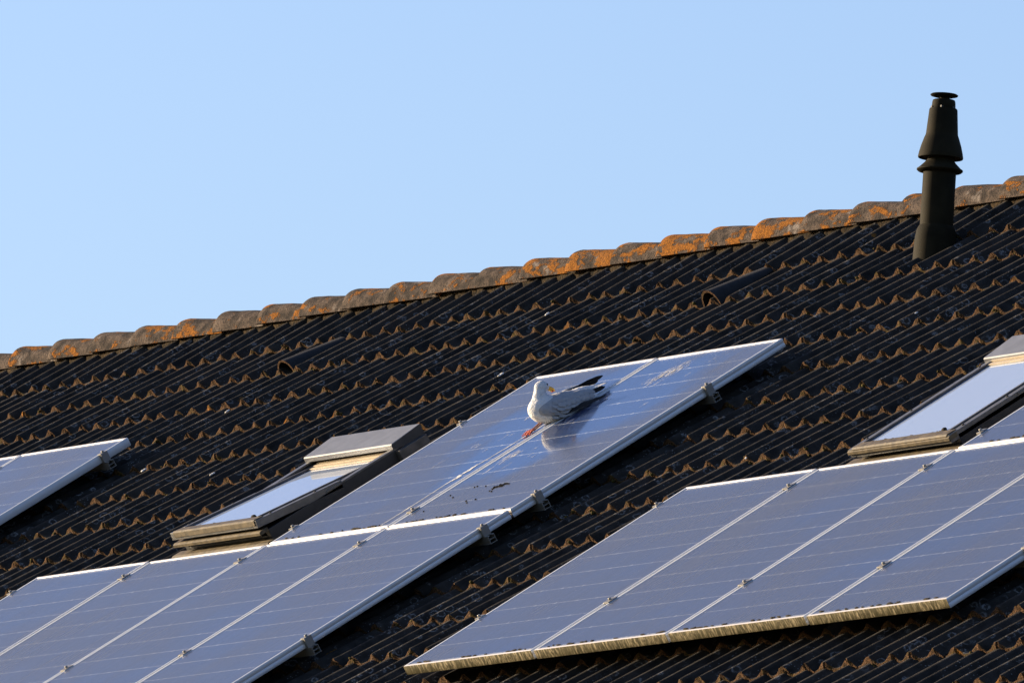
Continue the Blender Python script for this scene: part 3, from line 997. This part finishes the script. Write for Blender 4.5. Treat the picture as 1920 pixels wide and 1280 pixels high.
capsule(b, (0.0, 0.016, 0.088), (0.0, 0.054, 0.150), 0.041, 0.026)
b.ellipsoid((0.0, 0.064, 0.157), (0.029, 0.034, 0.028), None, 24, 16)
b.ellipsoid((-0.006, 0.086, 0.142), (0.018, 0.020, 0.017), None, 18, 12)
remeshed(b, 'body', M['white'], gull, 0.005, 5)
# bill, pointing to the bird's left with a slight droop
bm_ = MB()
BD = Vector((-0.22, 0.80, -0.56)).normalized()
BS = BD.cross(Vector((0, 0.566, 0.824))).normalized()
BU = BS.cross(BD).normalized()
base = Vector((-0.009, 0.096, 0.136))
def bill_part(mb, pts):
    seg = 10
    vs = []
    for x, up_, rw, rh in pts:
        for i in range(seg):
            a = 2 * math.pi * i / seg
            vs.append(base + BD * x + BU * (up_ + rh * math.sin(a)) + BS * rw * math.cos(a))
    fs = [(k_ * seg + i, k_ * seg + (i + 1) % seg, (k_ + 1) * seg + (i + 1) % seg, (k_ + 1) * seg + i) for k_ in range(len(pts) - 1) for i in range(seg)]
    fs += [tuple(range(seg - 1, -1, -1)), tuple((len(pts) - 1) * seg + i for i in range(seg))]
    mb.add(vs, fs)
bill_part(bm_, [(-0.01, 0.004, 0.0085, 0.0085), (0.012, 0.004, 0.0072, 0.0072), (0.030, 0.0035, 0.0058, 0.0062), (0.042, 0.001, 0.0042, 0.0055), (0.049, -0.003, 0.0022, 0.0040), (0.053, -0.007, 0.0008, 0.0016)])
bo = bm_.build('upper_bill', M['bill'], gull, smooth=60)
bm_ = MB()
bill_part(bm_, [(-0.01, -0.0055, 0.0075, 0.0055), (0.015, -0.0060, 0.0058, 0.0045), (0.028, -0.0072, 0.0050, 0.0050), (0.034, -0.0080, 0.0046, 0.0052), (0.041, -0.0068, 0.0030, 0.0034), (0.046, -0.0055, 0.0012, 0.0014)])
lb = bm_.build('lower_bill', M['bill'], gull, smooth=60)
bm_ = MB()
bm_.ellipsoid(base + BD * 0.034 + BU * -0.0085, (0.0070, 0.0058, 0.0052), None, 10, 8)
bm_.build('red_spot', M['red'], lb, smooth=80)
for sgn in (-1, 1):
    e = MB()
    e.ellipsoid(Vector((-0.003, 0.083, 0.159)) + BS * sgn * 0.0215, (0.0058, 0.0058, 0.0058), None, 12, 8)
    e.build('eye', M['eye'], gull, smooth=80)

# wings: smooth grey shells with layered feathers, white tipped, and black primaries
def feather(mb, p0, p1, width, nrm, bend=0.0, mi=0, thick=0.0016):
    p0, p1, nrm = Vector(p0), Vector(p1), Vector(nrm).normalized()
    d = p1 - p0
    sd_ = d.cross(nrm).normalized()
    prof = [(0, 0.55), (0.25, 0.9), (0.55, 1.0), (0.8, 0.85), (0.93, 0.5), (1.0, 0.06)]
    vs = []
    for f, wd in prof:
        c = p0 + d * f + nrm * bend * math.sin(math.pi * f)
        vs += [c + sd_ * wd * width - nrm * 0.15 * width, c + nrm * thick, c - sd_ * wd * width - nrm * 0.15 * width, c - nrm * thick]
    fs = []
    for k_ in range(len(prof) - 1):
        for i in range(4):
            fs.append((4 * k_ + i, 4 * k_ + (i + 1) % 4, 4 * k_ + 4 + (i + 1) % 4, 4 * k_ + 4 + i))
    fs += [(3, 2, 1, 0), tuple(4 * (len(prof) - 1) + i for i in range(4))]
    mb.add(vs, fs, mi)
for sgn, nm in ((1, 'near'), (-1, 'far')):
    wm = MB()
    wm.ellipsoid((sgn * 0.040, 0.078, 0.050), (0.048, 0.112, 0.046), rotx(-14), 22, 14)
    wm.ellipsoid((sgn * 0.046, 0.168, 0.042), (0.036, 0.118, 0.032), rotx(-12), 20, 12)
    wm.ellipsoid((sgn * 0.022, 0.122, 0.066), (0.044, 0.112, 0.030), rotx(-14), 20, 12)
    if sgn < 0:
        wm.ellipsoid((-0.062, 0.225, 0.058), (0.022, 0.085, 0.016), rotx(-8), 18, 10)
    wg = remeshed(wm, 'wing', M['grey'], gull, 0.005, 4)
    # coverts
    fm = MB()
    rr = random.Random(3)
    for row in range(5 if sgn > 0 else 2):
        for i in range(8):
            v = 0.012 + 0.026 * i + 0.012 * (row % 2)
            hh = 0.084 - 0.016 * row - 0.22 * (v - 0.02)
            uu = sgn * (0.074 + 0.026 * math.sin(min(1, (row + 0.8) / 4.0) * math.pi * 0.8) - 0.0 - 2.2 * max(0, 0.06 - v) ** 2 * 4 - 0.10 * max(0, v - 0.15))
            feather(fm, (uu - sgn * 0.005, v, hh + 0.006), (uu + sgn * 0.005, v + 0.036, hh - 0.012), 0.012, (sgn * 0.9, 0.1, 0.45), 0.001)
    fm.build('covert_feathers', M['grey'], wg, smooth=60)
    tm = MB()
    for i in range(9):
        f = i / 8
        v = 0.085 + 0.155 * f; hh = 0.016 + 0.006 * math.sin(f * 3) - 0.006 * f
        uu = sgn * (0.089 - 0.024 * f)
        feather(tm, (uu, v, hh + 0.008), (uu + sgn * 0.002, v + 0.034, hh - 0.003), 0.0075, (sgn, 0, 0.35), 0.001)
    tm.build('white_feather_tips', M['white'], wg, smooth=60)
    pm = MB()
    if sgn > 0:
        tip = [(0.030, 0.352, 0.012), (0.034, 0.335, 0.012), (0.038, 0.315, 0.014), (0.042, 0.295, 0.018)]
    else:
        tip = [(-0.075, 0.430, 0.036), (-0.070, 0.392, 0.028), (-0.066, 0.352, 0.022), (-0.060, 0.315, 0.020)]
    for i, tp in enumerate(tip):
        st = (sgn * (0.046 + 0.003 * i), 0.20 - 0.006 * i, 0.046 + 0.004 * i + (0.014 if sgn < 0 else 0))
        feather(pm, st, tp, 0.017 if sgn > 0 else 0.021, (sgn * 0.75, 0.1, 0.7), 0.002, thick=0.002)
    if sgn > 0:      # outer primaries of the near wing droop on to the glass
        for i, tp in enumerate([(0.168, 0.250, 0.007), (0.150, 0.228, 0.008), (0.133, 0.205, 0.010), (0.118, 0.180, 0.012)]):
            feather(pm, (0.070, 0.045 + 0.012 * i, 0.016 + 0.003 * i), tp, 0.015, (0.5, 0.1, 0.85), 0.004, thick=0.002)
    po = pm.build('primaries', M['black'], wg, smooth=60)
    tp_ = MB()
    for i, tp in enumerate(tip[2:3]):
        tp_.ellipsoid(Vector(tp) + Vector((sgn * 0.002, -0.05, 0.016)), (0.006, 0.012, 0.004), None, 10, 6)
    tp_.build('white_mirror', M['white'], po, smooth=80)
tl = MB()
for i in range(7):
    a = (i - 3) * 0.075
    feather(tl, (0.006 * (i - 3), 0.24, 0.042), (0.006 * (i - 3) + 0.12 * math.sin(a), 0.24 + 0.125 * math.cos(a), 0.024), 0.013, (0.2, 0.2, 1), 0.001)
tl.build('tail', M['white'], gull, smooth=60)
# legs stretched forward down the glass, webbed feet
for sgn in (-1, 1):
    lg = MB()
    x = 0.013 * sgn - 0.012
    p = [(x, 0.035, 0.040, 0.008), (x, 0.010, 0.018, 0.0055), (x, -0.040, 0.010, 0.0042), (x, -0.070, 0.007, 0.0045)]
    seg = 8
    vs = []
    for px_, py_, pz_, rr in p:
        for i in range(seg):
            a = 2 * math.pi * i / seg
            vs.append((px_ + rr * math.cos(a), py_, pz_ + rr * math.sin(a)))
    lg.add(vs, [(k_ * seg + i, k_ * seg + (i + 1) % seg, (k_ + 1) * seg + (i + 1) % seg, (k_ + 1) * seg + i) for k_ in range(3) for i in range(seg)] + [tuple(3 * seg + i for i in range(seg))])
    lo_ = lg.build('leg', M['shank'], gull, smooth=60)
    ft = MB()
    toes = [(-0.017, -0.042), (0.0, -0.050), (0.017, -0.042)]
    for tx, ty in toes:
        q0, q1 = Vector((x, -0.066, 0.009)), Vector((x + tx, -0.066 + ty, 0.004))
        for i in range(7):
            f = i / 6
            ft.ellipsoid(q0.lerp(q1, f) + Vector((0, 0, 0.004 * math.sin(f * math.pi))), (0.0042 - 0.0012 * f,) * 3, None, 8, 6)
    ft.add([(x, -0.068, 0.0085), (x + toes[0][0] * 0.92, -0.066 + toes[0][1] * 0.92, 0.0045), (x, -0.066 + toes[1][1] * 0.80, 0.0052), (x + toes[2][0] * 0.92, -0.066 + toes[2][1] * 0.92, 0.0045),
            (x, -0.068, 0.0068), (x + toes[0][0] * 0.92, -0.066 + toes[0][1] * 0.92, 0.0028), (x, -0.066 + toes[1][1] * 0.80, 0.0035), (x + toes[2][0] * 0.92, -0.066 + toes[2][1] * 0.92, 0.0028)],
           [(0, 1, 2), (0, 2, 3), (6, 5, 4), (7, 6, 4), (1, 5, 6, 2), (2, 6, 7, 3)])
    ft.build('foot', M['leg'], lo_, smooth=60)
